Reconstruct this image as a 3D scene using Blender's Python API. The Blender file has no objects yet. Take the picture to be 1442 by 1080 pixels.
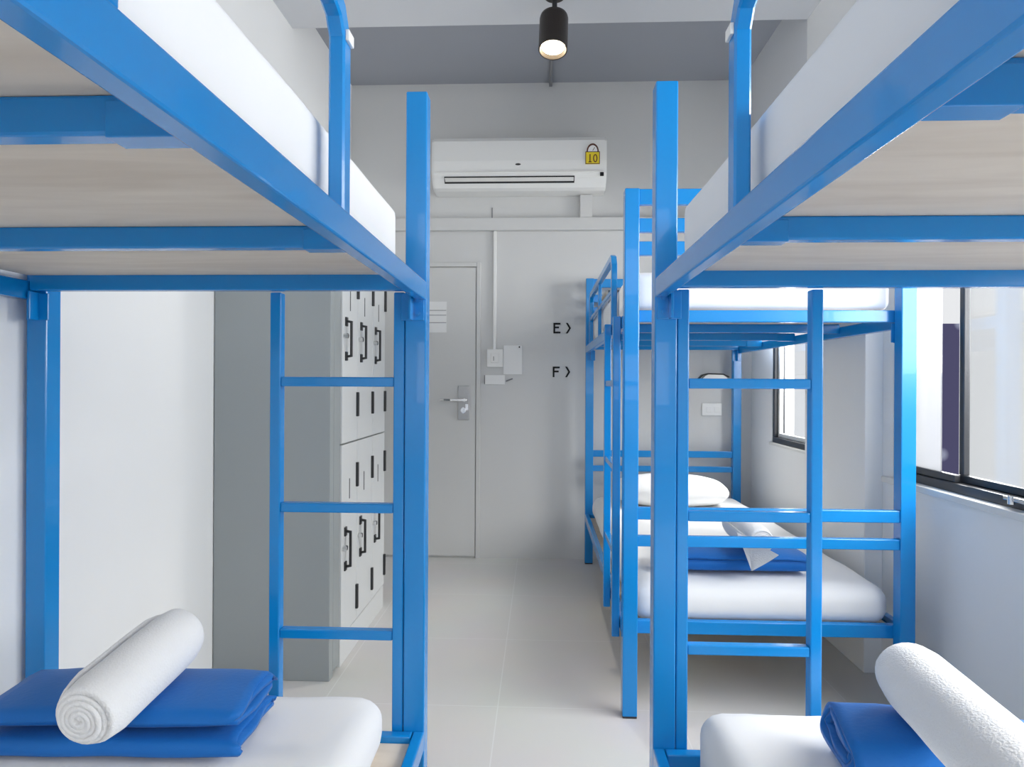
import bpy, bmesh, math, random
from mathutils import Vector, Matrix, noise, Euler

random.seed(7)
S = bpy.context.scene
COL = S.collection
PI = math.pi

# ------------------------------------------------------------------ materials
def mat(name, col, rough=.5, metal=0, spec=.5, coat=0, sheen=0, nscale=0, namt=0, bump=0, bscale=60, emit=None, estr=0, coords='Object'):
    m = bpy.data.materials.new(name); m.use_nodes = True
    nt = m.node_tree; b = nt.nodes['Principled BSDF']
    b.inputs['Base Color'].default_value = (*col, 1)
    b.inputs['Roughness'].default_value = rough
    b.inputs['Metallic'].default_value = metal
    b.inputs['Specular IOR Level'].default_value = spec
    b.inputs['Coat Weight'].default_value = coat
    b.inputs['Sheen Weight'].default_value = sheen
    if emit:
        b.inputs['Emission Color'].default_value = (*emit, 1)
        b.inputs['Emission Strength'].default_value = estr
    tc = nt.nodes.new('ShaderNodeTexCoord')
    if namt:
        n = nt.nodes.new('ShaderNodeTexNoise'); n.inputs['Scale'].default_value = nscale; n.inputs['Detail'].default_value = 3
        r = nt.nodes.new('ShaderNodeMix'); r.data_type = 'RGBA'
        r.inputs['A'].default_value = (*[c*(1-namt) for c in col], 1)
        r.inputs['B'].default_value = (*[min(1, c*(1+namt)) for c in col], 1)
        nt.links.new(tc.outputs[coords], n.inputs['Vector'])
        nt.links.new(n.outputs['Fac'], r.inputs['Factor'])
        nt.links.new(r.outputs['Result'], b.inputs['Base Color'])
    if bump:
        n = nt.nodes.new('ShaderNodeTexNoise'); n.inputs['Scale'].default_value = bscale; n.inputs['Detail'].default_value = 2
        bp = nt.nodes.new('ShaderNodeBump'); bp.inputs['Strength'].default_value = bump; bp.inputs['Distance'].default_value = .01
        nt.links.new(tc.outputs[coords], n.inputs['Vector'])
        nt.links.new(n.outputs['Fac'], bp.inputs['Height'])
        nt.links.new(bp.outputs['Normal'], b.inputs['Normal'])
    return m

BLUE = mat('blue_enamel', (.002, .235, .62), rough=.22, spec=.5, coat=.25, nscale=8, namt=.03)
WHITE_PAINT = mat('white_wall_paint', (.86, .86, .85), rough=.55, spec=.3, nscale=3, namt=.012, bump=.02, bscale=90)
GREY_PAINT = mat('grey_wall_paint', (.64, .64, .63), rough=.6, spec=.3, nscale=3, namt=.015, bump=.02, bscale=90)
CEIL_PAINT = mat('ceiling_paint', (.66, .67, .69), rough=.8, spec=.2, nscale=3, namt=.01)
SHADED_RECESS_PAINT = mat('shaded_recess_paint', (.36, .375, .41), rough=.8, spec=.2, nscale=3, namt=.01)  # grey ceiling darkened, the shade of the recess is in this colour
SHEET = mat('white_cotton', (.80, .80, .795), rough=.85, spec=.15, sheen=.15, nscale=5, namt=.01, bump=.05, bscale=14)
TERRY = mat('white_terry', (.82, .82, .815), rough=.95, spec=.1, sheen=.3, bump=.25, bscale=260)
BLUE_CLOTH = mat('blue_cloth', (.003, .135, .47), rough=.55, spec=.3, sheen=.08, bump=.08, bscale=120)
ALU = mat('dark_aluminium', (.045, .047, .052), rough=.35, spec=.5, metal=.3)
RUBBER = mat('black_rubber', (.02, .02, .022), rough=.6)
STEEL = mat('brushed_steel', (.42, .42, .42), rough=.33, metal=.9, nscale=40, namt=.05)
CHROME = mat('chrome', (.75, .75, .75), rough=.15, metal=1)
LOCKER = mat('locker_grey', (.66, .67, .66), rough=.45, spec=.4, nscale=4, namt=.01)
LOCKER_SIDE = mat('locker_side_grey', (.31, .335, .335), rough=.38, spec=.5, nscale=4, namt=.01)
DARK = mat('dark_metal', (.035, .036, .038), rough=.4, metal=.4)
PLASTIC = mat('white_plastic', (.80, .80, .78), rough=.3, spec=.5)
PAPER = mat('paper', (.82, .82, .81), rough=.7, spec=.2)
INK = mat('black_ink', (.012, .012, .014), rough=.6, spec=.2)
GREYINK = mat('grey_ink', (.25, .25, .26), rough=.6, spec=.2)
YELLOW = mat('yellow_sticker', (.80, .62, .02), rough=.5)
MAROON = mat('maroon_ink', (.10, .03, .015), rough=.5)
LAMPBODY = mat('black_bronze', (.022, .016, .013), rough=.38, spec=.5, metal=.2)
GLOW = mat('lamp_glow', (1, .9, .7), emit=(1, .80, .52), estr=14)
DOORPAINT = mat('door_paint', (.64, .64, .625), rough=.45, spec=.35, nscale=3, namt=.01)
CREAM = mat('cream_paint', (.74, .73, .70), rough=.6)
PLAID_D = mat('dark_plaid', (.06, .055, .05), rough=.9)

def plywood():
    m = mat('plywood', (.62, .54, .44), rough=.55, spec=.3)
    nt = m.node_tree; b = nt.nodes['Principled BSDF']
    tc = nt.nodes.new('ShaderNodeTexCoord'); mp = nt.nodes.new('ShaderNodeMapping')
    mp.inputs['Scale'].default_value = (1.6, 9, 9)
    n = nt.nodes.new('ShaderNodeTexNoise'); n.inputs['Scale'].default_value = 2.2; n.inputs['Detail'].default_value = 5
    n.inputs['Distortion'].default_value = .8
    cr = nt.nodes.new('ShaderNodeValToRGB')
    cr.color_ramp.elements[0].position = .3; cr.color_ramp.elements[0].color = (.66, .56, .45, 1)
    cr.color_ramp.elements[1].position = .7; cr.color_ramp.elements[1].color = (.78, .685, .57, 1)
    nt.links.new(tc.outputs['Object'], mp.inputs['Vector']); nt.links.new(mp.outputs['Vector'], n.inputs['Vector'])
    nt.links.new(n.outputs['Fac'], cr.inputs['Fac']); nt.links.new(cr.outputs['Color'], b.inputs['Base Color'])
    return m
PLY = plywood()

def floor_mat():
    m = mat('floor_tile', (.5, .5, .49), rough=.38, spec=.4)
    nt = m.node_tree; b = nt.nodes['Principled BSDF']
    tc = nt.nodes.new('ShaderNodeTexCoord')
    br = nt.nodes.new('ShaderNodeTexBrick'); br.offset = 0
    br.inputs['Scale'].default_value = 1; br.inputs['Brick Width'].default_value = .6; br.inputs['Row Height'].default_value = .6
    br.inputs['Mortar Size'].default_value = .0022; br.inputs['Mortar Smooth'].default_value = .2
    br.inputs['Color1'].default_value = (.67, .66, .64, 1); br.inputs['Color2'].default_value = (.655, .647, .627, 1)
    br.inputs['Mortar'].default_value = (.74, .74, .73, 1)
    mp = nt.nodes.new('ShaderNodeMapping'); mp.inputs['Location'].default_value = (.14, .12, 0)
    n = nt.nodes.new('ShaderNodeTexNoise'); n.inputs['Scale'].default_value = 2.5; n.inputs['Detail'].default_value = 4
    mx = nt.nodes.new('ShaderNodeMix'); mx.data_type = 'RGBA'; mx.blend_type = 'MULTIPLY'; mx.inputs['Factor'].default_value = .12
    nt.links.new(tc.outputs['Object'], mp.inputs['Vector']); nt.links.new(mp.outputs['Vector'], br.inputs['Vector'])
    nt.links.new(tc.outputs['Object'], n.inputs['Vector'])
    nt.links.new(br.outputs['Color'], mx.inputs['A']); nt.links.new(n.outputs['Color'], mx.inputs['B'])
    nt.links.new(mx.outputs['Result'], b.inputs['Base Color'])
    return m
FLOOR = floor_mat()

def glass_mat(name, frosted):
    m = bpy.data.materials.new(name); m.use_nodes = True; nt = m.node_tree
    nt.nodes.remove(nt.nodes['Principled BSDF']); out = nt.nodes['Material Output']
    tr = nt.nodes.new('ShaderNodeBsdfTransparent'); gl = nt.nodes.new('ShaderNodeBsdfGlossy'); gl.inputs['Roughness'].default_value = .03
    tr.inputs['Color'].default_value = (.96, .97, .98, 1)
    mx = nt.nodes.new('ShaderNodeMixShader'); mx.inputs['Fac'].default_value = .05
    if frosted:
        tl = nt.nodes.new('ShaderNodeBsdfTranslucent'); tl.inputs['Color'].default_value = (.40, .41, .43, 1)
        m2 = nt.nodes.new('ShaderNodeMixShader'); m2.inputs['Fac'].default_value = .85
        nt.links.new(tr.outputs[0], m2.inputs[1]); nt.links.new(tl.outputs[0], m2.inputs[2])
        nt.links.new(m2.outputs[0], mx.inputs[1])
    else:
        nt.links.new(tr.outputs[0], mx.inputs[1])
    nt.links.new(gl.outputs[0], mx.inputs[2]); nt.links.new(mx.outputs[0], out.inputs['Surface'])
    return m
GLASS = glass_mat('clear_glass', False)
FROST = glass_mat('frosted_glass', True)

def building_mat():
    m = mat('violet_facade', (.10, .10, .20), rough=.8)
    nt = m.node_tree; b = nt.nodes['Principled BSDF']
    tc = nt.nodes.new('ShaderNodeTexCoord'); v = nt.nodes.new('ShaderNodeTexVoronoi'); v.inputs['Scale'].default_value = 1.6
    cr = nt.nodes.new('ShaderNodeValToRGB'); e = cr.color_ramp.elements
    e[0].position = .1; e[0].color = (.35, .37, .5, 1); e[1].position = .22; e[1].color = (.075, .07, .16, 1)
    nt.links.new(tc.outputs['Object'], v.inputs['Vector']); nt.links.new(v.outputs['Distance'], cr.inputs['Fac'])
    nt.links.new(cr.outputs['Color'], b.inputs['Base Color'])
    return m
VIOLET = building_mat()

def plaid_mat():
    m = mat('beige_check', (.6, .52, .42), rough=.9)
    nt = m.node_tree; b = nt.nodes['Principled BSDF']
    tc = nt.nodes.new('ShaderNodeTexCoord'); w = nt.nodes.new('ShaderNodeTexWave'); w.inputs['Scale'].default_value = 14
    cr = nt.nodes.new('ShaderNodeValToRGB'); e = cr.color_ramp.elements
    e[0].position = .25; e[0].color = (.05, .045, .04, 1); e[1].position = .35; e[1].color = (.62, .54, .43, 1)
    nt.links.new(tc.outputs['Object'], w.inputs['Vector']); nt.links.new(w.outputs['Color'], cr.inputs['Fac'])
    nt.links.new(cr.outputs['Color'], b.inputs['Base Color'])
    return m
PLAID = plaid_mat()

# ------------------------------------------------------------------ mesh helpers
def box(bm, x0, x1, y0, y1, z0, z1, bev=.003):
    if x0 > x1: x0, x1 = x1, x0
    if y0 > y1: y0, y1 = y1, y0
    t = bmesh.new()
    bmesh.ops.create_cube(t, size=1)
    for v in t.verts:
        v.co = Vector(((x0+x1)/2+v.co.x*(x1-x0), (y0+y1)/2+v.co.y*(y1-y0), (z0+z1)/2+v.co.z*(z1-z0)))
    if bev:
        bv = min(bev, .35*min(x1-x0, y1-y0, z1-z0))
        bmesh.ops.bevel(t, geom=list(t.edges), offset=bv, segments=2, profile=.5, affect='EDGES')
    merge(bm, t)

def merge(bm, t, M=None):
    if M is not None: bmesh.ops.transform(t, matrix=M, verts=list(t.verts))
    me = bpy.data.meshes.new('tmp'); t.to_mesh(me); t.free(); bm.from_mesh(me); bpy.data.meshes.remove(me)

def cyl(bm, p, axis, r, h, seg=24, r2=None, bev=0):
    """a cylinder starting at p running h along axis"""
    t = bmesh.new()
    bmesh.ops.create_cone(t, cap_ends=True, segments=seg, radius1=r, radius2=r if r2 is None else r2, depth=h)
    if bev: bmesh.ops.bevel(t, geom=[e for e in t.edges if e.is_manifold and e.calc_face_angle(0) > .8], offset=bev, segments=2, affect='EDGES')
    q = Vector((0, 0, 1)).rotation_difference(Vector(axis).normalized()).to_matrix().to_4x4()
    merge(bm, t, Matrix.Translation(Vector(p)) @ q @ Matrix.Translation((0, 0, h/2)))

def prism(bm, pts, axis, a0, a1, bev=0):
    """polygon of 2D points extruded along an axis ('x': pts are y,z; 'y': x,z; 'z': x,y)"""
    def P(u, v, a): return {'x': (a, u, v), 'y': (u, a, v), 'z': (u, v, a)}[axis]
    t = bmesh.new()
    A = [t.verts.new(P(u, v, a0)) for u, v in pts]; B = [t.verts.new(P(u, v, a1)) for u, v in pts]
    t.faces.new(A); t.faces.new(B[::-1])
    n = len(pts)
    for i in range(n): t.faces.new((A[i], B[i], B[(i+1) % n], A[(i+1) % n]))
    bmesh.ops.recalc_face_normals(t, faces=t.faces)
    if bev: bmesh.ops.bevel(t, geom=list(t.edges), offset=bev, segments=2, affect='EDGES')
    merge(bm, t)

def sweep(bm, pts, w, h, up=(1, 0, 0), bev=.003):
    """rectangular tube w (along up) x h swept along a polyline lying in the plane normal to up"""
    up = Vector(up).normalized(); n = len(pts); pts = [Vector(p) for p in pts]; rings = []
    c = bev
    prof = [(-w/2+c, -h/2), (w/2-c, -h/2), (w/2, -h/2+c), (w/2, h/2-c), (w/2-c, h/2), (-w/2+c, h/2), (-w/2, h/2-c), (-w/2, -h/2+c)]
    for i, p in enumerate(pts):
        d0 = (pts[i]-pts[i-1]).normalized() if i else None
        d1 = (pts[i+1]-pts[i]).normalized() if i < n-1 else None
        d = (d0+d1).normalized() if d0 and d1 else (d0 or d1)
        side = up.cross(d).normalized()
        k = 1/max(.5, side.dot(up.cross(d0 or d1).normalized()))
        rings.append([bm.verts.new(p+up*a+side*b*k) for a, b in prof])
    for a, b in zip(rings, rings[1:]):
        for j in range(8): bm.faces.new((a[j], a[(j+1) % 8], b[(j+1) % 8], b[j]))
    bm.faces.new(rings[0][::-1]); bm.faces.new(rings[-1])

def arc(cx, cy, r, a0, a1, n):
    return [(cx+r*math.cos(a0+(a1-a0)*i/n), cy+r*math.sin(a0+(a1-a0)*i/n)) for i in range(n+1)]

def soft_box(sx, sy, sz, r, n=(30, 60, 8), amp=.004, sc=6, crown=0, seed=0, rz=None):
    """a padded box (mattress): rounded corners, slight wrinkles; its base at z=0"""
    bm = bmesh.new()
    def face(fn, a, b):
        g = [[bm.verts.new(fn(i/a, j/b)) for j in range(b+1)] for i in range(a+1)]
        for i in range(a):
            for j in range(b): bm.faces.new((g[i][j], g[i+1][j], g[i+1][j+1], g[i][j+1]))
    nx, ny, nz = n
    for s in (0, 1):
        face(lambda u, v: (u-.5, v-.5, s-.5), nx, ny)
        face(lambda u, v: (u-.5, s-.5, v-.5), nx, nz)
        face(lambda u, v: (s-.5, u-.5, v-.5), ny, nz)
    bmesh.ops.remove_doubles(bm, verts=bm.verts, dist=1e-5)
    bmesh.ops.recalc_face_normals(bm, faces=bm.faces)
    rz = rz or r
    for v in bm.verts:
        p = Vector((v.co.x*sx, v.co.y*sy, v.co.z*sz))
        q = Vector((max(-sx/2+r, min(sx/2-r, p.x)), max(-sy/2+r, min(sy/2-r, p.y)), max(-sz/2+rz, min(sz/2-rz, p.z))))
        d = Vector(((p.x-q.x)/r, (p.y-q.y)/r, (p.z-q.z)/rz))
        if d.length > 1: d.normalize()
        # spread the grid a little towards the corners
        p = q+Vector((d.x*r, d.y*r, d.z*rz))
        if p.z > 0:
            p.z += crown*(1-(2*p.x/sx)**2)*(1-(2*p.y/sy)**4)
        nv = noise.noise(Vector((p.x*sc, p.y*sc, p.z*sc+seed)))*amp+noise.noise(Vector((p.x*sc*3, p.y*sc*.8, seed+5)))*amp*.5
        dn = (p-Vector((q.x, q.y, 0))*.9)
        p += Vector((d.x, d.y, max(0, d.z)))*nv
        p.z = max(p.z, -sz/2)
        v.co = p+Vector((0, 0, sz/2))
    return bm

def ribbon(path, t, L, nseg, warp=None):
    """a cloth strip whose 2D centre line path (y,z) runs through its folds, extruded L along x"""
    n = len(path); rings = []
    bm = bmesh.new()
    nrm = []
    for i in range(n):
        a = Vector(path[max(0, i-1)]); b = Vector(path[min(n-1, i+1)]); d = (b-a).normalized(); nrm.append(Vector((-d.y, d.x)))
    loop = [(Vector(path[i])+nrm[i]*t/2) for i in range(n)]+[(Vector(path[i])-nrm[i]*t/2) for i in reversed(range(n))]
    m = len(loop)
    for k in range(nseg+1):
        u = k/nseg
        ring = []
        for i, p in enumerate(loop):
            idx = i if i < n else 2*n-1-i
            co = Vector(((u-.5)*L, p.x, p.y))
            if warp: co = warp(co, u, idx/(n-1))
            ring.append(bm.verts.new(co))
        rings.append(ring)
    for a, b in zip(rings, rings[1:]):
        for i in range(m): bm.faces.new((a[i], a[(i+1) % m], b[(i+1) % m], b[i]))
    for ring, fl in ((rings[0], 1), (rings[-1], 0)):
        for i in range(n-1):
            f = (ring[i], ring[i+1], ring[m-2-i], ring[m-1-i])
            bm.faces.new(f if fl else f[::-1])
    bmesh.ops.recalc_face_normals(bm, faces=bm.faces)
    return bm

WORLD = {}
def obj(name, bm, m, parent=None, smooth=False, origin=None):
    """link one bmesh (world coordinates) as one object; under a parent it is a part"""
    off = WORLD.get(parent.name, Vector()) if parent else Vector(origin or (0, 0, 0))
    bmesh.ops.translate(bm, verts=list(bm.verts), vec=-off)
    me = bpy.data.meshes.new(name); bm.to_mesh(me); bm.free()
    me.materials.append(m)
    o = bpy.data.objects.new(name, me); COL.objects.link(o)
    if parent:
        o.parent = parent
    else:
        o.location = off
    WORLD[o.name] = off.copy()
    if smooth:
        for p in me.polygons: p.use_smooth = True
    return o

def bx(name, m, parent, *a, bev=.003, origin=None):
    bm = bmesh.new()
    a = a[0] if isinstance(a[0], list) else [a]
    for q in a: box(bm, *q, bev=bev)
    return obj(name, bm, m, parent, origin=origin)

def tag(o, label, cat, group=None):
    o['label'] = label; o['category'] = cat
    if group: o['group'] = group
    return o

def thing(name, loc, label, cat, group=None):
    o = bpy.data.objects.new(name, None); COL.objects.link(o); o.location = loc
    o.empty_display_size = .1
    WORLD[o.name] = Vector(loc)
    return tag(o, label, cat, group)

def struct(o, label=None, cat=None):
    o['kind'] = 'structure'
    if label: o['label'] = label
    if cat: o['category'] = cat
    return o

# ------------------------------------------------------------------ room
XL, XR, XC, YB, YF = -1.205, 1.30, 1.232, 4.222, -2.1
ZC, ZB = 2.975, 2.80
struct(bx('floor', FLOOR, None, XL-.1, XR+.1, YF-.1, YB+.1, -.1, 0, bev=0), 'pale grey large tile floor of the dormitory', 'floor')
struct(bx('ceiling', SHADED_RECESS_PAINT, None, XL-.1, XR+.1, YF-.1, YB+.1, ZC, ZC+.1, bev=0), 'flat ceiling before the back wall, recess shade painted into its grey', 'ceiling')
struct(bx('ceiling_beam', CEIL_PAINT, None, XL, XR, 2.35, 3.205, ZB, ZC, bev=.002), 'wide pale ceiling beam crossing the room', 'beam')
struct(bx('wall_left', WHITE_PAINT, None, XL-.1, XL, YF-.1, YB+.1, 0, ZC, bev=0), 'plain white wall on the left', 'wall')
struct(bx('wall_back', GREY_PAINT, None, XL, XR, YB, YB+.1, 0, ZC, bev=0), 'pale grey back wall with the door and air conditioner', 'wall')

W1 = (-1.25, 2.545, .757, 1.98)      # window openings: y0, y1, z0, z1
W2 = (3.27, 3.85, .772, 1.98)
wall_r = bmesh.new()
def wr(y0, y1, z0, z1): box(wall_r, XR, XR+.12, y0, y1, z0, z1, bev=0)
wr(YF-.1, W1[0], 0, ZC); wr(W1[1], W2[0], 0, ZC); wr(W2[1], YB+.1, 0, ZC)
for w in (W1, W2): wr(w[0], w[1], 0, w[2]); wr(w[0], w[1], w[3], ZC)
struct(obj('wall_right', wall_r, WHITE_PAINT), 'white window wall on the right', 'wall')
struct(bx('pillar', WHITE_PAINT, None, XC, XR, 2.62, 3.205, 0, ZB, bev=.003), 'white pillar between the two windows', 'pillar')
struct(bx('lintel', CEIL_PAINT, None, [(XC, XR, YF, 2.3495, 2.06, ZC), (XC, XR, 2.3495, 2.6195, 2.06, ZB-.001), (XC, XR, 3.2055, YB, 2.06, ZC)], bev=0), 'white lintel band over the windows', 'lintel')
# wall behind the camera; its wide window is added for front fill light
WF = (-1.0, 1.0, .9, 2.45)
wf = bmesh.new()
for a in ((XL, WF[0], 0, ZC), (WF[1], XR, 0, ZC), (WF[0], WF[1], 0, WF[2]), (WF[0], WF[1], WF[3], ZC)):
    box(wf, a[0], a[1], YF-.1, YF, a[2], a[3], bev=0)
struct(obj('wall_front', wf, WHITE_PAINT), 'white wall behind the viewpoint', 'wall')

# window_1: dark sliding window right of the near bunk
def window(name, y0, y1, z0, z1, sashes, label):
    x0, x1 = XR+.002, XR+.062
    f = bmesh.new(); t = .03
    box(f, x0, x1, y0, y1, z0, z0+t); box(f, x0, x1, y0, y1, z1-t, z1)
    box(f, x0, x1, y0, y0+t, z0+t, z1-t); box(f, x0, x1, y1-t, y1, z0+t, z1-t)
    fr = struct(obj(name, f, ALU), label, 'window')
    for (a, b, xo, fm, g) in sashes:
        s = bmesh.new(); w = .024; xa, xb = x0+xo, x0+xo+.02
        box(s, xa, xb, a, b, z0+t, z0+t+w); box(s, xa, xb, a, b, z1-t-w, z1-t)
        fl = g is FROST and b-a < .5 and a > 2 and a < 2.4      # the frosted leaf ends in a bare glass edge
        if not fl: box(s, xa, xb, a, a+w, z0+t+w, z1-t-w)
        box(s, xa, xb, b-w, b, z0+t+w, z1-t-w)
        so = obj('sash', s, fm, fr)
        p = bmesh.new(); box(p, xa+.008, xa+.012, a+(.087 if fl else w), b-w, z0+t+w, z1-t-w, bev=0)
        obj('pane', p, g, so)
    return fr
win1 = window('window_1', *W1, [(2.195, 2.515, .008, ALU, FROST), (1.33, 2.212, .032, ALU, GLASS), (.58, 1.335, .008, ALU, GLASS), (-.20, .585, .032, ALU, GLASS), (-1.22, -.195, .008, ALU, GLASS)],
              'dark aluminium sliding window beside the near bunks')
lb = bmesh.new()
box(lb, XR-.018, XR+.002, 1.83, 1.93, W1[2]+.022, W1[2]+.034); box(lb, XR-.03, XR-.014, 1.80, 1.87, W1[2]+.03, W1[2]+.038)
cyl(lb, (XR-.014, 1.9, W1[2]+.014), (0, 0, 1), .009, .022, 12)
obj('latch', lb, CHROME, win1)
win2 = window('window_2', *W2, [(W2[0]+.03, W2[1]-.03, .02, PLASTIC, GLASS)], 'far narrow window with frosted pane behind the pillar')
struct(bx('trim_1', CREAM, None, XR-.03, XR+.06, W1[0]-.02, W1[1]+.03, W1[2]-.022, W1[2]-.001, bev=.002), 'pale sill under the dark window', 'sill')
struct(bx('trim_2', CREAM, None, XR-.012, XR+.06, W2[0]+.005, W2[1]+.02, W2[2]-.015, W2[2]-.001, bev=.002), 'thin pale sill under the far window', 'sill')
fill_win = bmesh.new(); t = .04
for a in ((WF[0], WF[1], WF[2], WF[2]+t), (WF[0], WF[1], WF[3]-t, WF[3]), (WF[0], WF[0]+t, WF[2]+t, WF[3]-t), (WF[1]-t, WF[1], WF[2]+t, WF[3]-t), (-.02, .02, WF[2]+t, WF[3]-t)):
    box(fill_win, a[0], a[1], YF-.08, YF-.03, a[2], a[3])
struct(obj('fill_window', fill_win, ALU), 'unseen window added behind the viewpoint for front fill', 'window')

# outside
tag(bx('neighbour_building', VIOLET, None, 6.45, 9.6, 12, 16, -3, 2.17, bev=0), 'violet grey building seen through the slit beside the dark window bar', 'building')
tag(bx('white_annex', WHITE_PAINT, None, 5.0, 8, -2, 8.29, -3, 4.5, bev=0), 'white block outside the clear window pane at right edge', 'building')

# ------------------------------------------------------------------ door
DX0, DX1, DZ = -1.16, -.408, 1.82
dr = bmesh.new()
box(dr, DX0, DX1, YB-.014, YB-.001, .012, DZ-.002, bev=.002)
door = struct(obj('door_1', dr, DOORPAINT), 'pale grey flush door at the end of the aisle', 'door')
df = bmesh.new()
box(df, DX1+.004, DX1+.03, YB-.018, YB-.001, 0, DZ+.03); box(df, DX0-.03, DX0-.004, YB-.018, YB-.001, 0, DZ+.03); box(df, DX0-.004, DX1+.004, YB-.018, YB-.001, DZ+.004, DZ+.03)
obj('door_frame', df, DOORPAINT, door)
hd = bmesh.new(); box(hd, -.517, -.447, YB-.024, YB-.013, .865, 1.078, bev=.002)
hdl = obj('door_handle', hd, STEEL, door)
lv = bmesh.new()
cyl(lv, (-.472, YB-.024, .990), (0, -1, 0), .011, .04, 16)
sweep(lv, [(-.455, YB-.064, .990), (-.56, YB-.064, .990), (-.60, YB-.060, .990), (-.625, YB-.05, .990)], .016, .012, up=(0, 0, 1))
obj('lever', lv, CHROME, hdl)
ks = bmesh.new(); cyl(ks, (-.482, YB-.024, .925), (0, -1, 0), .017, .012, 20); box(ks, -.488, -.476, YB-.040, YB-.036, .905, .945, bev=.002); box(ks, -.470, -.452, YB-.030, YB-.024, .925, .965, bev=.001)
obj('key_cylinder', ks, CHROME, hdl)

# papers on door
pn = bmesh.new(); box(pn, -.735, -.592, YB-.0165, YB-.0142, 1.412, 1.605, bev=0)
notice = tag(obj('paper_notice', pn, PAPER), 'white printed notice taped to the grey door', 'paper')
ln = bmesh.new()
for z in (1.548, 1.518, 1.471): box(ln, -.732, -.594, YB-.0172, YB-.0165, z, z+.004, bev=0)
obj('printed_lines', ln, GREYINK, notice)

# ------------------------------------------------------------------ back wall fittings
sw = thing('light_switch', (-.285, YB, 1.25), 'white square wall switch beneath the thin white conduit', 'switch')
bx('plate', PLASTIC, sw, -.337, -.236, YB-.03, YB-.001, 1.196, 1.308, bev=.004)
bx('rocker', PLASTIC, sw, -.312, -.262, YB-.036, YB-.029, 1.222, 1.282, bev=.003)
bx('rocker_slot', GREYINK, sw, -.296, -.292, YB-.0375, YB-.0355, 1.235, 1.262, bev=0)
cd = bmesh.new(); box(cd, -.300, -.280, YB-.018, YB-.001, 1.306, 2.046)
tag(obj('wall_conduit', cd, PLASTIC), 'thin white conduit running down to the wall switch', 'conduit')
np_ = tag(bx('wall_paper_sheet', PAPER, None, -.234, -.118, YB-.006, YB-.001, 1.152, 1.332, bev=.001), 'blank white sheet pinned right of the wall switch', 'paper')
pinb = bmesh.new(); cyl(pinb, (-.135, YB-.006, 1.322), (0, -1, 0), .005, .006, 10, bev=.001); obj('pin', pinb, INK, np_)
lh = thing('label_holder', (-.26, YB, 1.115), 'small white label strip below the wall switch', 'label')
bx('card', PAPER, lh, -.349, -.225, YB-.008, YB-.001, 1.088, 1.146, bev=.001)
bx('card_edge', GREYINK, lh, -.354, -.350, YB-.009, YB-.001, 1.090, 1.146, bev=0)
pb = bmesh.new(); sweep(pb, [(-.218, YB-.012, 1.108), (-.176, YB-.012, 1.124)], .008, .008, up=(0, 1, 0), bev=.002); obj('pen', pb, GREYINK, lh)

def sign(x0, z0, h, letter, label):
    w = h*.66; t = .011; y0, y1 = YB-.004, YB-.001
    root = thing('wall_letter_sign', (x0, YB, z0), label, 'sign', 'letter signs on the back wall')
    b = bmesh.new()
    box(b, x0, x0+t, y0, y1, z0, z0+h, bev=0)
    box(b, x0+t, x0+w, y0, y1, z0+h-t, z0+h, bev=0)
    if letter == 'E':
        box(b, x0+t, x0+w*.8, y0, y1, z0+h*.48, z0+h*.48+t, bev=0); box(b, x0+t, x0+w, y0, y1, z0, z0+t, bev=0)
    else:
        box(b, x0+t, x0+w*.85, y0, y1, z0+h*.45, z0+h*.45+t, bev=0)
    obj('letter', b, INK, root)
    a = bmesh.new(); xa = x0+.077
    prism(a, [(xa, z0+h), (xa+.012, z0+h), (xa+.032, z0+h/2), (xa+.012, z0), (xa, z0), (xa+.020, z0+h/2)], 'y', y0, y1)
    obj('arrow', a, INK, root)
sign(.077, 1.408, .066, 'E', 'black letter E and arrow, upper of the two wall signs')
sign(.074, 1.135, .066, 'F', 'black letter F and arrow, lower of the two wall signs')

sk = thing('wall_socket', (1.05, YB, .94), 'white double socket low on the back wall behind the bunk', 'socket')
bx('plate', PLASTIC, sk, .995, 1.115, YB-.012, YB-.001, .902, .978, bev=.003)
for x in (1.022, 1.072):
    bx('outlet', PLASTIC, sk, x, x+.032, YB-.0145, YB-.0115, .922, .958, bev=.002)

# reading lamp: small black rimmed white lamp on the back wall
rl = thing('reading_lamp', (1.07, YB, 1.14), 'small white reading lamp with black rim on the back wall', 'lamp')
b = bmesh.new(); sweep(b, [(.965, YB-.045, 1.128), (.985, YB-.045, 1.150), (1.02, YB-.045, 1.160), (1.11, YB-.045, 1.157), (1.145, YB-.045, 1.140)], .05, .007, up=(0, 1, 0)); obj('rim', b, DARK, rl)
b = bmesh.new(); prism(b, [(.985, 1.130), (1.0, 1.146), (1.02, 1.155), (1.11, 1.152), (1.135, 1.136), (1.135, 1.130)], 'y', YB-.066, YB-.024); obj('shade', b, PLASTIC, rl)
bx('wall_mount', DARK, rl, 1.05, 1.08, YB-.03, YB-.001, 1.132, 1.148)

# trunking
tk = bmesh.new()
box(tk, XL+.005, XR-.02, YB-.045, YB-.001, 2.046, 2.122, bev=.003)
trunk = tag(obj('cable_trunking', tk, GREY_PAINT), 'grey painted pipe trunking along the back wall below the air conditioner', 'trunking')
b = bmesh.new(); box(b, .236, .311, YB-.045, YB-.001, 2.122, 2.262, bev=.003); obj('riser', b, GREY_PAINT, trunk)
tag(bx('wall_wire', GREYINK, None, -.313, -.307, YB-.006, YB-.001, 2.122, 2.195, bev=.001), 'short thin wire stub above the trunking', 'wire')

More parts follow.
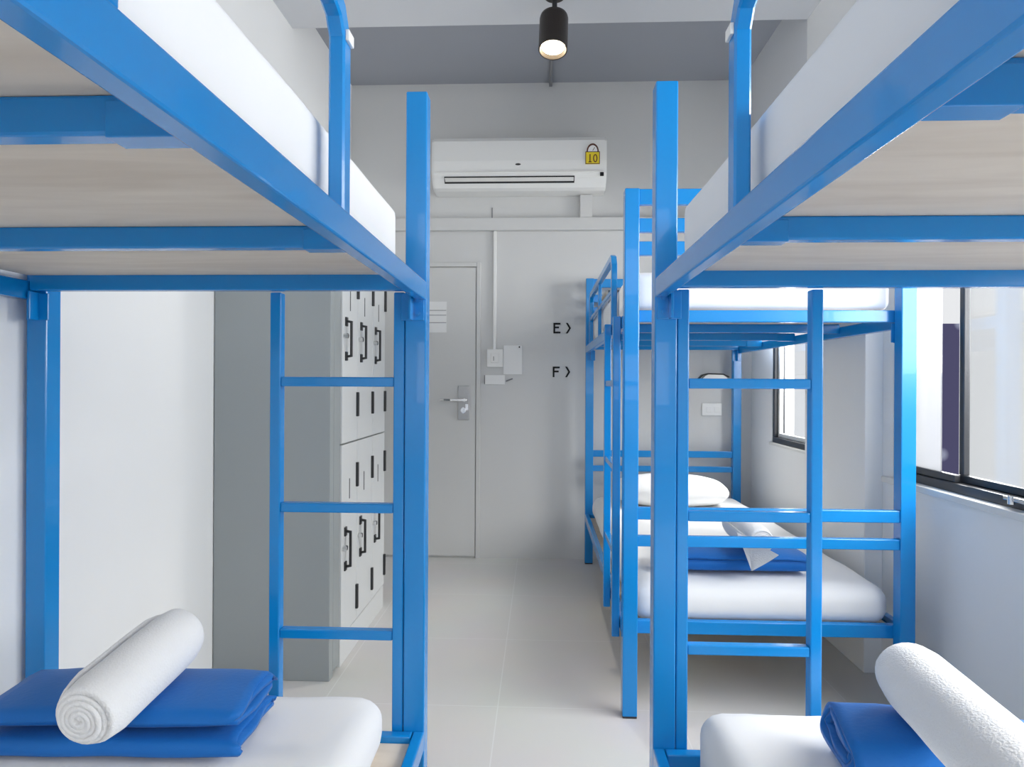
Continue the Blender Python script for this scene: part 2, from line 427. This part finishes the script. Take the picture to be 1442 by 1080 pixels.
# ------------------------------------------------------------------ air conditioner
AY0 = YB-.21
ac = thing('air_conditioner', (-.145, YB, 2.26), 'white split air conditioner high on the back wall', 'air conditioner')
def ac_prof(ins=0):
    return [(YB-.002, 2.565), (AY0+.05, 2.570), (AY0+.018, 2.562), (AY0+.004, 2.54), (AY0-.004, 2.42), (AY0, 2.345), (AY0+.012, 2.322), (AY0+.06, 2.275), (AY0+.09, 2.264), (YB-.002, 2.264)]
b = bmesh.new()
AX0, AX1 = -.660, .384
prism(b, [(y, z) for y, z in ac_prof()], 'x', AX0+.012, AX1-.012)
for xa, xb in ((AX0, AX0+.012), (AX1-.012, AX1)):
    prism(b, [(y if y > YB-.01 else y+.006, z-(z-2.41)*.02) for y, z in ac_prof()], 'x', xa, xb)
obj('body', b, PLASTIC, ac)
b = bmesh.new(); box(b, AX0+.02, AX1-.02, AY0-.0065, AY0+.004, 2.352, 2.357, bev=0); obj('panel_seam', b, CREAM, ac)
b = bmesh.new(); prism(b, [(AY0+.012, 2.328), (AY0+.005, 2.330), (AY0+.034, 2.296), (AY0+.045, 2.298)], 'x', AX0+.075, AX1-.19); obj('outlet_slot', b, DARK, ac)
b = bmesh.new(); prism(b, [(AY0+.008, 2.322), (AY0-.002, 2.320), (AY0+.028, 2.304), (AY0+.036, 2.305)], 'x', AX0+.08, AX1-.195)
lo = obj('louvre', b, CREAM, ac)
b = bmesh.new()
t_ = bmesh.new(); bmesh.ops.create_uvsphere(t_, u_segments=16, v_segments=8, radius=1)
merge(b, t_, Matrix.Translation((-.142, AY0-.0015, 2.398)) @ Matrix.Diagonal((.019, .003, .007, 1)))
obj('logo', b, DARK, ac)
b = bmesh.new(); box(b, AX1-.040, AX1-.018, AY0-.004, AY0+.004, 2.325, 2.348, bev=.003); obj('sensor_window', b, INK, ac)
# energy sticker: yellow block with arch and digits
SX, SZ = AX1-.127, 2.394
b = bmesh.new(); box(b, SX, SX+.085, AY0-.007, AY0+.0005, SZ, SZ+.074, bev=0)
st = obj('energy_sticker', b, YELLOW, ac)
ar = bmesh.new()
o_ = arc(SX+.0425, SZ+.074, .036, 0, PI, 14); i_ = arc(SX+.0425, SZ+.074, .028, PI, 0, 14)
o_ = [(x, SZ+.074+(z-SZ-.074)*1.35) for x, z in o_]; i_ = [(x, SZ+.074+(z-SZ-.074)*1.35) for x, z in i_]
for k in range(14):
    prism(ar, [o_[k], o_[k+1], i_[13-k], i_[14-k]], 'y', AY0-.0065, AY0+.002)
prism(ar, [(SX+.041, SZ+.079), (SX+.044, SZ+.079), (SX+.056, SZ+.098), (SX+.053, SZ+.100)], 'y', AY0-.0066, AY0+.002)
obj('dial', ar, MAROON, st)
wa = bmesh.new(); prism(wa, [(SX+.0125, SZ+.0745)]+[(x, z) for x, z in i_[1:-1]]+[(SX+.0705, SZ+.0745)], 'y', AY0-.0062, AY0+.002); obj('dial_face', wa, PAPER, st)
dg = bmesh.new()
y0, y1 = AY0-.0085, AY0-.0068
box(dg, SX+.024, SX+.030, y0, y1, SZ+.014, SZ+.058, bev=0); box(dg, SX+.018, SX+.037, y0, y1, SZ+.010, SZ+.015, bev=0)
ro = [(SX+.058+.013*math.cos(a), SZ+.034+.024*math.sin(a)) for a in [i*PI/10 for i in range(20)]]; ri = [(SX+.058+.007*math.cos(a), SZ+.034+.018*math.sin(a)) for a in [i*PI/10 for i in range(20)]]
for k in range(20): prism(dg, [ro[k], ro[(k+1) % 20], ri[(k+1) % 20], ri[k]], 'y', y0, y1)
bx_ = ((SX, SX+.085, SZ, SZ+.004), (SX, SX+.085, SZ+.070, SZ+.074), (SX, SX+.004, SZ, SZ+.074), (SX+.081, SX+.085, SZ, SZ+.074))
for a in bx_: box(dg, a[0], a[1], y0, y1, a[2], a[3], bev=0)
obj('digits', dg, MAROON, st)

# ------------------------------------------------------------------ spotlight + ceiling conduit
LY = 2.93
sp = thing('ceiling_spotlight', (.052, LY, ZB), 'lit black cylinder spotlight hanging from the ceiling beam', 'spotlight')
b = bmesh.new(); cyl(b, (.052, LY+.02, ZB-.022), (0, 0, 1), .045, .022, 24, bev=.003); obj('ceiling_mount', b, LAMPBODY, sp)
b = bmesh.new(); cyl(b, (.052, LY+.02, ZB-.10), (0, 0, 1), .011, .08, 16); box(b, .026, .078, LY+.008, LY+.032, ZB-.135, ZB-.095); obj('stem', b, DARK, sp)
ax = Vector((-.03, -.26, -1)).normalized(); p0 = Vector((.050, LY+.025, ZB-.100))
b = bmesh.new()
q = Vector((0, 0, 1)).rotation_difference(ax).to_matrix().to_4x4(); M = Matrix.Translation(p0) @ q
prof = [(0, 0), (.052, 0), (.060, .006), (.0625, .02), (.0625, .205), (.060, .209), (.057, .207), (.052, .186), (.0505, .186)]
seg = 40; t_ = bmesh.new()
rings = [[t_.verts.new((r*math.cos(2*PI*k/seg), r*math.sin(2*PI*k/seg), z*.84)) for k in range(seg)] for r, z in prof[1:]]
c0 = t_.verts.new((0, 0, 0))
for k in range(seg): t_.faces.new((c0, rings[0][(k+1) % seg], rings[0][k]))
for ra, rb in zip(rings, rings[1:]):
    for k in range(seg): t_.faces.new((ra[k], ra[(k+1) % seg], rb[(k+1) % seg], rb[k]))
bmesh.ops.recalc_face_normals(t_, faces=t_.faces)
merge(b, t_, M); can = obj('can', b, LAMPBODY, sp, smooth=False)
b = bmesh.new(); cyl(b, p0+ax*.150, ax, .0515, .006, 40); obj('bulb', b, GLOW, sp)
b = bmesh.new(); sweep(b, [(.052, 3.205, ZC-.012), (.052, YB-.02, ZC-.012), (.052, YB-.012, ZC-.03)], .018, .018, up=(1, 0, 0), bev=.004)
tag(obj('ceiling_conduit', b, GREYINK), 'thin dark conduit on the recessed ceiling behind the spotlight', 'conduit')

# ------------------------------------------------------------------ lockers
LX, LY0 = -.762, 2.56
lk = thing('locker_bank', (-.98, 2.9, 0), 'grey metal locker bank with dark handles along the left wall', 'lockers')
bx('side_panel', LOCKER_SIDE, lk, XL+.003, -.768, 2.436, 2.478, 0, 1.64, bev=.002)
cols = [2.56, 2.78, 3.03, 3.27]
bx('body', LOCKER_SIDE, lk, XL+.003, LX-.022, 2.48, 3.275, .004, 1.62, bev=.002)
bx('plinth', LOCKER, lk, LX-.022, LX-.004, 2.56, 3.27, 0, .105, bev=.001)
bx('jamb', LOCKER_SIDE, lk, LX-.022, LX-.006, 2.48, 2.555, .02, 1.62, bev=.001)
rows = [(.112, .852, .445, (.21, .715)), (.858, 1.60, 1.265, (1.005, 1.49))]
for (z0, z1, hz, hg) in rows:
    for k in range(3):
        ya, yb = cols[k]+.002, cols[k+1]-.002
        d = bx('locker_door', LOCKER, lk, LX-.022, LX, ya, yb, z0, z1, bev=.002)
        h = bmesh.new(); yh = ya+.045
        sweep(h, [(LX, yh, hz+.07), (LX+.022, yh, hz+.066), (LX+.022, yh, hz-.066), (LX, yh, hz-.07)], .012, .009, up=(0, 1, 0), bev=.002)
        box(h, LX-.001, LX+.006, yh-.012, yh+.012, hz+.05, hz+.085, bev=.001); box(h, LX-.001, LX+.006, yh-.012, yh+.012, hz-.085, hz-.05, bev=.001)
        obj('handle', h, DARK, d)
        h = bmesh.new(); cyl(h, (LX, yh-.028, hz+.01), (1, 0, 0), .010, .018, 14, bev=.001); obj('lock', h, CHROME, d)
        h = bmesh.new(); box(h, LX-.0005, LX+.0015, ya+.10, ya+.106, z1-.22, z1-.14, bev=0); obj('vent_slot', h, DARK, d)
        for g in hg:
            h = bmesh.new(); box(h, LX-.002, LX+.010, yb-.02, yb-.004, g-.05, g+.05, bev=.002); obj('hinge', h, DARK, d)

# ------------------------------------------------------------------ bunk beds
PW = .048; W = .934; ZPT = 1.752; L = 1.97
ZS0, ZS1 = 1.282, 1.324          # upper side rails
ZE0, ZE1 = 1.301, 1.341          # upper end rails
ZL0, ZL1 = .262, .306            # lower rails
RUNGS = (.529, .8185, 1.107)
def bunk(xi, s, y0, y1, label, ladder, zpt, zboard, endbars, guard):
    """xi: aisle edge, s: +1/-1 direction away from the aisle, y0..y1: overall length"""
    X = lambda d: xi+s*d
    R = thing('bunk_bed', (X(W/2), (y0+y1)/2, 0), label, 'bunk bed', 'blue metal bunk beds')
    def B(name, m, d0, d1, ya, yb, z0, z1, parent=R, bev=.003):
        return bx(name, m, parent, X(d0), X(d1), ya, yb, z0, z1, bev=bev)
    yn0, yn1, yf0, yf1 = y0, y0+PW, y1-PW, y1
    for d0 in (0, W-PW):
        for ya, yb in ((yn0, yn1), (yf0, yf1)):
            p = B('post', BLUE, d0, d0+PW, ya, yb, .006, zpt)
            B('foot_cap', RUBBER, d0+.001, d0+PW-.001, ya+.001, yb-.001, 0, .007, parent=p, bev=.001)
    for d0 in (0, W-.024):
        B('upper_side_rail', BLUE, d0, d0+.024, yn1, yf0, ZS0, ZS1)
        B('lower_side_rail', BLUE, d0, d0+.024, yn1, yf0, ZL0, ZL1)
    for ya, yb in ((yn1, yn1+.026), (yf0-.026, yf0)):
        B('upper_end_rail', BLUE, .026, W-.026, ya, yb, ZE0, ZE1)
        B('lower_end_rail', BLUE, .026, W-.026, ya, yb, ZL0, ZL1)
    n = 3; sp_ = (yf0-yn1)/4
    for k in range(1, n+1):
        yc = yf0-.026-.47*k+.012 if guard == 'near' else yn1+.47*k
        c = B('cross_beam', BLUE, .025, W-.025, yc-.012, yc+.012, ZE0, ZE1-.006)
        for d0 in (.025, W-.025-.08): B('sleeve', BLUE, d0, d0+.08, yc-.0145, yc+.0145, ZE0-.003, ZE1-.012, parent=c, bev=.001)
    B('upper_board', PLY, .026, W-.026, yn1+.028, yf0-.028, ZE1-.006, ZE1+.001, bev=.001)
    B('lower_board', PLY, .028, W-.028, yn1+.028, yf0-.028, zboard-.012, zboard, bev=.001)
    # corner brackets under the upper end rails
    for d0, dd in ((.004, 1), (W-.004, -1)):
        for ya, yy in ((yf0, -1), (yn1, 1)):
            b = bmesh.new()
            a0, a1 = sorted((X(d0), X(d0+dd*.052))); 
            c0_, c1_ = sorted((ya, ya+yy*.006)); box(b, a0, a1, c0_, c1_, ZE0-.066, ZE0-.004, bev=.0015)
            e0, e1 = sorted((X(d0+dd*.024), X(d0+dd*.030))); c0_, c1_ = sorted((ya, ya+yy*.034)); box(b, e0, e1, c0_, c1_, ZE0-.066, ZE0-.002, bev=.0015)
            k = obj('corner_bracket', b, BLUE, R)
            for zz in (ZE0-.020, ZE0-.050):
                t_ = bmesh.new(); cyl(t_, (X(d0+dd*.014), ya+yy*.005, zz), (0, yy, 0), .006, .006, 12, bev=.0015); obj('bolt', t_, BLUE, k)
    # ladder
    ld = bpy.data.objects.new('ladder', None); COL.objects.link(ld); ld.parent = R; WORLD[ld.name] = WORLD[R.name].copy()
    if ladder == 'end':
        a, b_, ya, yb = .0495, .360, y1+.001, y1+.028
        for d0 in (a, b_-.025): B('ladder_rail', BLUE, d0, d0+.025, y1-.046, y1-.018, .20, ZE0-.001, parent=ld)
        for z in RUNGS: B('rung', BLUE, a+.025, b_-.025, y1-.044, y1-.020, z-.022, z, parent=ld)
    else:
        ya, yb = y0+.085, y0+.42
        for yy in (ya, yb-.028): B('ladder_rail', BLUE, -.027, -.001, yy, yy+.028, .235, ZS1 if yy == ya else ZS1, parent=ld)
        for z in RUNGS: B('rung', BLUE, -.024, -.004, ya+.028, yb-.028, z-.022, z, parent=ld)
    # guard rail on the aisle side: an inverted U
    g0, g1 = (.896, -.10) if guard == 'near' else (y0+.435, y0+1.62)
    zt = 1.592
    sg = 1 if g1 > g0 else -1
    b = bmesh.new(); xx = X(.012)
    pts = [(xx, g0, ZS1-.002), (xx, g0, zt-.035), (xx, g0+sg*.02, zt-.008), (xx, g0+sg*.045, zt), (xx, g1-sg*.045, zt), (xx, g1-sg*.02, zt-.008), (xx, g1, zt-.035), (xx, g1, ZS1-.002)]
    sweep(b, pts, .022, .030, up=(1, 0, 0), bev=.003)
    gr = obj('guard_rail', b, BLUE, R)
    gm = (g0+g1)/2
    if guard != 'near':
        B('guard_upright', BLUE, .004, .020, y0+1.06, y0+1.08, ZS1, zt-.012, parent=gr); B('guard_bar', BLUE, .004, .020, g0+.015, g1-.015, 1.45, 1.47, parent=gr)
    else:
        B('guard_upright', BLUE, .003, .021, gm-.012, gm+.012, ZS1, zt-.012, parent=gr)
        B('white_clip', PLASTIC, -.004, .001, g0-.012, g0+.012, 1.548, 1.563, parent=gr, bev=.001)
    # end bars
    for e in endbars:
        ya, yb = (yn0+.006, yn0+.030) if e == 'near' else (yf1-.030, yf1-.006)
        for z0, z1 in ((1.682, 1.734), (1.592, 1.638), (1.516, 1.562), (.650, .690), (.562, .597)):
            B('end_bar', BLUE, PW-.001, W-PW+.001, ya, yb, z0, z1)
    return R
Y1L, X1L, Y1R, X1R, Y2, X2 = 1.5168, -.2601, 1.4737, .2465, 2.2188, .272
bunk(X1L, -1, Y1L+PW-L, Y1L+PW, 'blue metal bunk bed along the left wall with end ladder', 'end', 1.755, .292, ('near',), 'near')
bunk(X1R, 1, Y1R+PW-L, Y1R+PW, 'nearer blue bunk bed on the right with end ladder in front of window', 'end', 1.752, .262, ('near',), 'near')
bunk(X2, 1, Y2, Y2+L-.03, 'far blue bunk bed on the right standing against the back wall', 'side', 1.735, .286, ('near', 'far'), 'far')

# ------------------------------------------------------------------ bedding
def soft(name, bm, m, loc, label, cat, group=None, rz=0):
    me = bpy.data.meshes.new(name); bm.to_mesh(me); bm.free(); me.materials.append(m)
    for p in me.polygons: p.use_smooth = True
    o = bpy.data.objects.new(name, me); COL.objects.link(o); o.location = loc; o.rotation_euler = (0, 0, rz)
    return tag(o, label, cat, group)
ML = 1.80
def mattress(xa, xb, ya, yb, z0, z1, r, label, seed, crown=.006, amp=.004, rz=None):
    return soft('mattress', soft_box(xb-xa, yb-ya, z1-z0, r, n=(34, 60, 10), amp=amp, crown=crown, seed=seed, rz=rz), SHEET, ((xa+xb)/2, (ya+yb)/2, z0), label, 'mattress', 'white sheeted mattresses')
UZ = ZE1+.0015
mattress(-1.165, -.300, -.34, 1.405, UZ, 1.456, .018, 'white mattress on the top bunk at left', 1, crown=.0, amp=.0015)
mattress(.288, 1.145, -.38, 1.398, UZ, 1.458, .018, 'white mattress on the top bunk of the nearer right bed', 2, crown=.0, amp=.0015)
mattress(-1.15, -.335, -.33, 1.475, .2925, .416, .05, 'white mattress on the bottom bunk at left under the blue towel', 3)
mattress(.325, 1.145, -.37, 1.43, .2625, .425, .05, 'white mattress on the bottom bunk of the nearer right bed', 4)
mattress(.31, 1.172, 2.285, 4.08, .2865, .425, .06, 'white mattress on the bottom bunk of the far right bed', 5)
mattress(.30, 1.165, 2.285, 4.08, UZ, 1.475, .03, 'white mattress on the top bunk of the far right bed', 6, crown=0)

def pillow(sx, sy, sz, seed):
    bm = bmesh.new(); bmesh.ops.create_uvsphere(bm, u_segments=40, v_segments=24, radius=1)
    for v in bm.verts:
        c = v.co.copy()
        f = lambda a, e: math.copysign(abs(a)**e, a)
        rr = math.hypot(c.x, c.y)
        x, y = f(c.x, .55), f(c.y, .55)
        z = c.z*(1-.35*(abs(x*y)))
        v.co = Vector((x*sx/2, y*sy/2, z*sz/2))
        v.co.z += noise.noise(Vector((x*2, y*2, seed)))*.012
        v.co.z = max(v.co.z, -sz*.42)+sz*.42
    return bm
soft('pillow', pillow(.62, .40, .17, 1), SHEET, (.72, 3.80, .433), 'white pillow at the far end of the bottom bunk', 'pillow')
soft('pillow', pillow(.56, .34, .13, 2), SHEET, (.72, 3.86, 1.482), 'white pillow on the top bunk of the far right bed', 'pillow')
# checked blanket
bl = bmesh.new()
bk = ribbon([(-.15, .012), (.13, .012)]+arc(.13, .027, .015, -PI/2, PI/2, 6)[1:]+[(-.13, .042)]+arc(-.13, .057, .015, -PI/2, -3*PI/2, 6)[1:]+[(.14, .072)], .022, .30, 8)
soft('blanket', bk, PLAID, (.47, 3.50, 1.477), 'beige and black checked blanket folded on the far top bunk', 'blanket')

# towels
def spiral(R, pitch, turns, n=30, r0=.004):
    out = []
    N = int(n*turns)
    for i in range(N+1):
        a = 2*PI*turns*i/N; r = r0+(R-r0)*i/N
        out.append((r*math.cos(a), r*math.sin(a)))
    return out
def white_roll(R, L_, seed, rr=.03):
    turns = 6; pit = (R-.004)/turns
    path = spiral(R-pit*.45, pit, turns)
    def warp(co, u, s):
        r = math.hypot(co.y, co.z)/R
        e = (2*u-1)
        co.x -= math.copysign(rr*max(0, abs(e)-.2)/.8*min(1.2, r)**5, e)
        pinch = 1-.10*max(0, abs(e)-.75)/.25*min(1, r)
        k = 1+.03*noise.noise(Vector((co.x*9, math.atan2(co.y, co.z), seed)))
        return Vector((co.x+.004*noise.noise(Vector((s*9, e, seed))), co.y*pinch*k, co.z*pinch*k))
    return ribbon(path, pit*.93, L_, 22, warp)
def place_roll(R, p0, p1, label, seed, spin=0):
    p0, p1 = Vector(p0), Vector(p1); d = p1-p0
    bm = white_roll(R, d.length, seed)
    q = Vector((1, 0, 0)).rotation_difference(d.normalized())
    bmesh.ops.rotate(bm, cent=(0, 0, 0), matrix=Matrix.Rotation(spin, 3, 'X'), verts=list(bm.verts))
    o = soft('white_towel', bm, TERRY, (p0+p1)/2, label, 'towel', 'rolled white towels')
    o.rotation_mode = 'QUATERNION'; o.rotation_quaternion = q
    return o

def flat_spiral(w, h, turns, n=40, r0=.1, tail=0):
    """a roll pressed flat: stadium shaped spiral"""
    out = []; N = int(n*turns)
    for i in range(N+1):
        a = 2*PI*turns*i/N; k = r0+(1-r0)*i/N
        hh = h/2*k; ww = max(hh, w/2-(h/2)*(1-k)*1.0)
        c, s_ = math.cos(a), math.sin(a)
        x = (ww-hh)*max(-1, min(1, 1.6*c))+hh*c; z = hh*s_
        out.append((x, z))
    return out
def cloth_stack(layers, L_, seed, droop=.0, bow=0):
    """folded towel made of flattened lobes: (w, h, zc, y shift, turns)"""
    out = bmesh.new()
    for (w, h, zc, ys, turns, ls) in layers:
        pit = h/2/turns*.86
        path = [(y+ys, z+zc) for y, z in flat_spiral(w, h-pit*.6, turns)]
        def warp(co, u, s, zc=zc, ys=ys, ls=ls, w=w, h=h):
            e = 2*u-1
            ny = noise.noise(Vector((co.x*7, zc*30, seed)))*.006
            nz = noise.noise(Vector((co.x*5+s*2, co.y*6, seed+3+zc*20)))*.005
            ed = max(0, abs(e)-.7)/.3
            co = Vector((co.x*ls+.012*noise.noise(Vector((s*14, zc*9, seed+e*2)))*ed, co.y+ny+bow*e*e, co.z+nz*(.4+ed)))
            yy = (co.y-ys)/(w/2)
            co.z = zc+(co.z-zc)*(1-.14*ed)+(.10*h*(1-yy*yy) if co.z > zc else 0)*(1-.5*ed)
            co.x += .018*noise.noise(Vector((s*5, zc*17, seed*1.7)))*ed
            return co
        t_ = ribbon(path, pit*.85, L_, 26, warp)
        merge(out, t_)
    return out
soft('blue_towel', cloth_stack([(.20, .040, .0215, -.006, 1.6, 1), (.195, .052, .0645, .004, 1.5, .98)], .475, 11), BLUE_CLOTH, (-.778, 1.265, .421), 'folded blue towel on the left bottom mattress under white roll', 'towel', 'blue folded towels', rz=math.radians(2))
place_roll(.063, (-.738, 1.050, .548), (-.722, 1.345, .592), 'rolled white towel lying across the blue towel at left', 3, spin=1.0)
soft('blue_towel', cloth_stack([(.18, .092, .048, 0, 2.6, 1)], .52, 12), BLUE_CLOTH, (.775, 1.150, .429), 'folded blue towel on the nearer right bottom mattress beneath white roll', 'towel', 'blue folded towels', rz=math.radians(-12))
place_roll(.062, (.600, .79, .592), (.652, 1.245, .586), 'rolled white towel on the blue towel at lower right', 5, spin=2.0)
soft('blue_towel', cloth_stack([(.20, .070, .037, 0, 2.4, 1)], .50, 13), BLUE_CLOTH, (.685, 2.47, .430), 'folded blue towel on the bottom mattress of the far bed', 'towel', 'blue folded towels')
r3 = place_roll(.055, (.752, 2.315, .558), (.735, 2.62, .576), 'rolled white towel with loose corner on the far bed', 8, spin=.4)
# its loose corner hanging down in front
cf = bmesh.new()
g = []
for i in range(9):
    row = []
    for j in range(9):
        u, v = i/8, j/8
        p = Vector((-.095, 0, .045)).lerp(Vector((.045, 0, -.03)), u)
        p += (Vector((-.045, 0, -.085))-Vector((-.095, 0, .045)).lerp(Vector((.045, 0, -.03)), u))*v
        row.append(cf.verts.new(Vector((.752, 2.300, .556))+Vector((p.x, -.012-.02*v*(1-v)+.004*math.sin(u*6), p.z))))
    g.append(row)
for i in range(8):
    for j in range(8): cf.faces.new((g[i][j], g[i+1][j], g[i+1][j+1], g[i][j+1]))
geo = bmesh.ops.solidify(cf, geom=list(cf.faces), thickness=.006)
me = bpy.data.meshes.new('loose_corner')
Mi = (Matrix.Translation(r3.location) @ r3.rotation_quaternion.to_matrix().to_4x4()).inverted()
bmesh.ops.transform(cf, matrix=Mi, verts=list(cf.verts)); cf.to_mesh(me); cf.free(); me.materials.append(TERRY)
lc = bpy.data.objects.new('loose_corner', me); COL.objects.link(lc); lc.parent = r3

# ------------------------------------------------------------------ light
w = bpy.data.worlds.new('sky'); S.world = w; w.use_nodes = True
bg = w.node_tree.nodes['Background']; bg.inputs['Color'].default_value = (.96, .975, 1, 1); bg.inputs['Strength'].default_value = .62
def area(name, loc, rot, sx, sy, power, col=(1, 1, 1)):
    l = bpy.data.lights.new(name, 'AREA'); l.shape = 'RECTANGLE'; l.size = sx; l.size_y = sy; l.energy = power; l.color = col
    o = bpy.data.objects.new(name, l); COL.objects.link(o); o.location = loc; o.rotation_euler = rot
    return o
E_ = 1.0
area('daylight_window', (XR+.60, .80, 1.85), (0, math.radians(66), 0), 1.5, 3.3, 150, (1, .985, .96))
area('daylight_far_window', (XR+.55, 3.55, 1.80), (0, math.radians(62), 0), 1.3, .75, 80, (1, .985, .96))
area('front_fill', (0, YF-.25, 1.7), (math.radians(90), 0, 0), 2.0, 1.6, 20, (1, .985, .96))  # added front fill, shining in through the unseen window behind the camera
sl = bpy.data.lights.new('spot_beam', 'SPOT'); sl.energy = 26; sl.color = (1, .90, .76); sl.spot_size = math.radians(70); sl.spot_blend = .6; sl.shadow_soft_size = .04
so = bpy.data.objects.new('spot_beam', sl); COL.objects.link(so); so.location = p0+ax*.165; so.rotation_mode = 'QUATERNION'; so.rotation_quaternion = ax.to_track_quat('-Z', 'Y')

# ------------------------------------------------------------------ camera
cam = bpy.data.cameras.new('camera'); co = bpy.data.objects.new('camera', cam); COL.objects.link(co)
cam.sensor_width = 36; cam.lens = 950/1442*36; cam.clip_start = .02
co.matrix_world = Matrix.Translation((0, 0, 1.094)) @ Matrix.Rotation(.0427, 4, 'Z') @ Matrix.Rotation(PI/2, 4, 'X') @ Matrix.Rotation(.005, 4, 'Z')
S.camera = co
S.view_settings.view_transform = 'Standard'; S.view_settings.look = 'None'; S.view_settings.gamma = 1; S.view_settings.use_curve_mapping = False
S.view_settings.exposure = .46
S.cycles.use_denoising = True
S.cycles.max_bounces = 10; S.cycles.diffuse_bounces = 7; S.cycles.transparent_max_bounces = 12; S.cycles.sample_clamp_indirect = 6
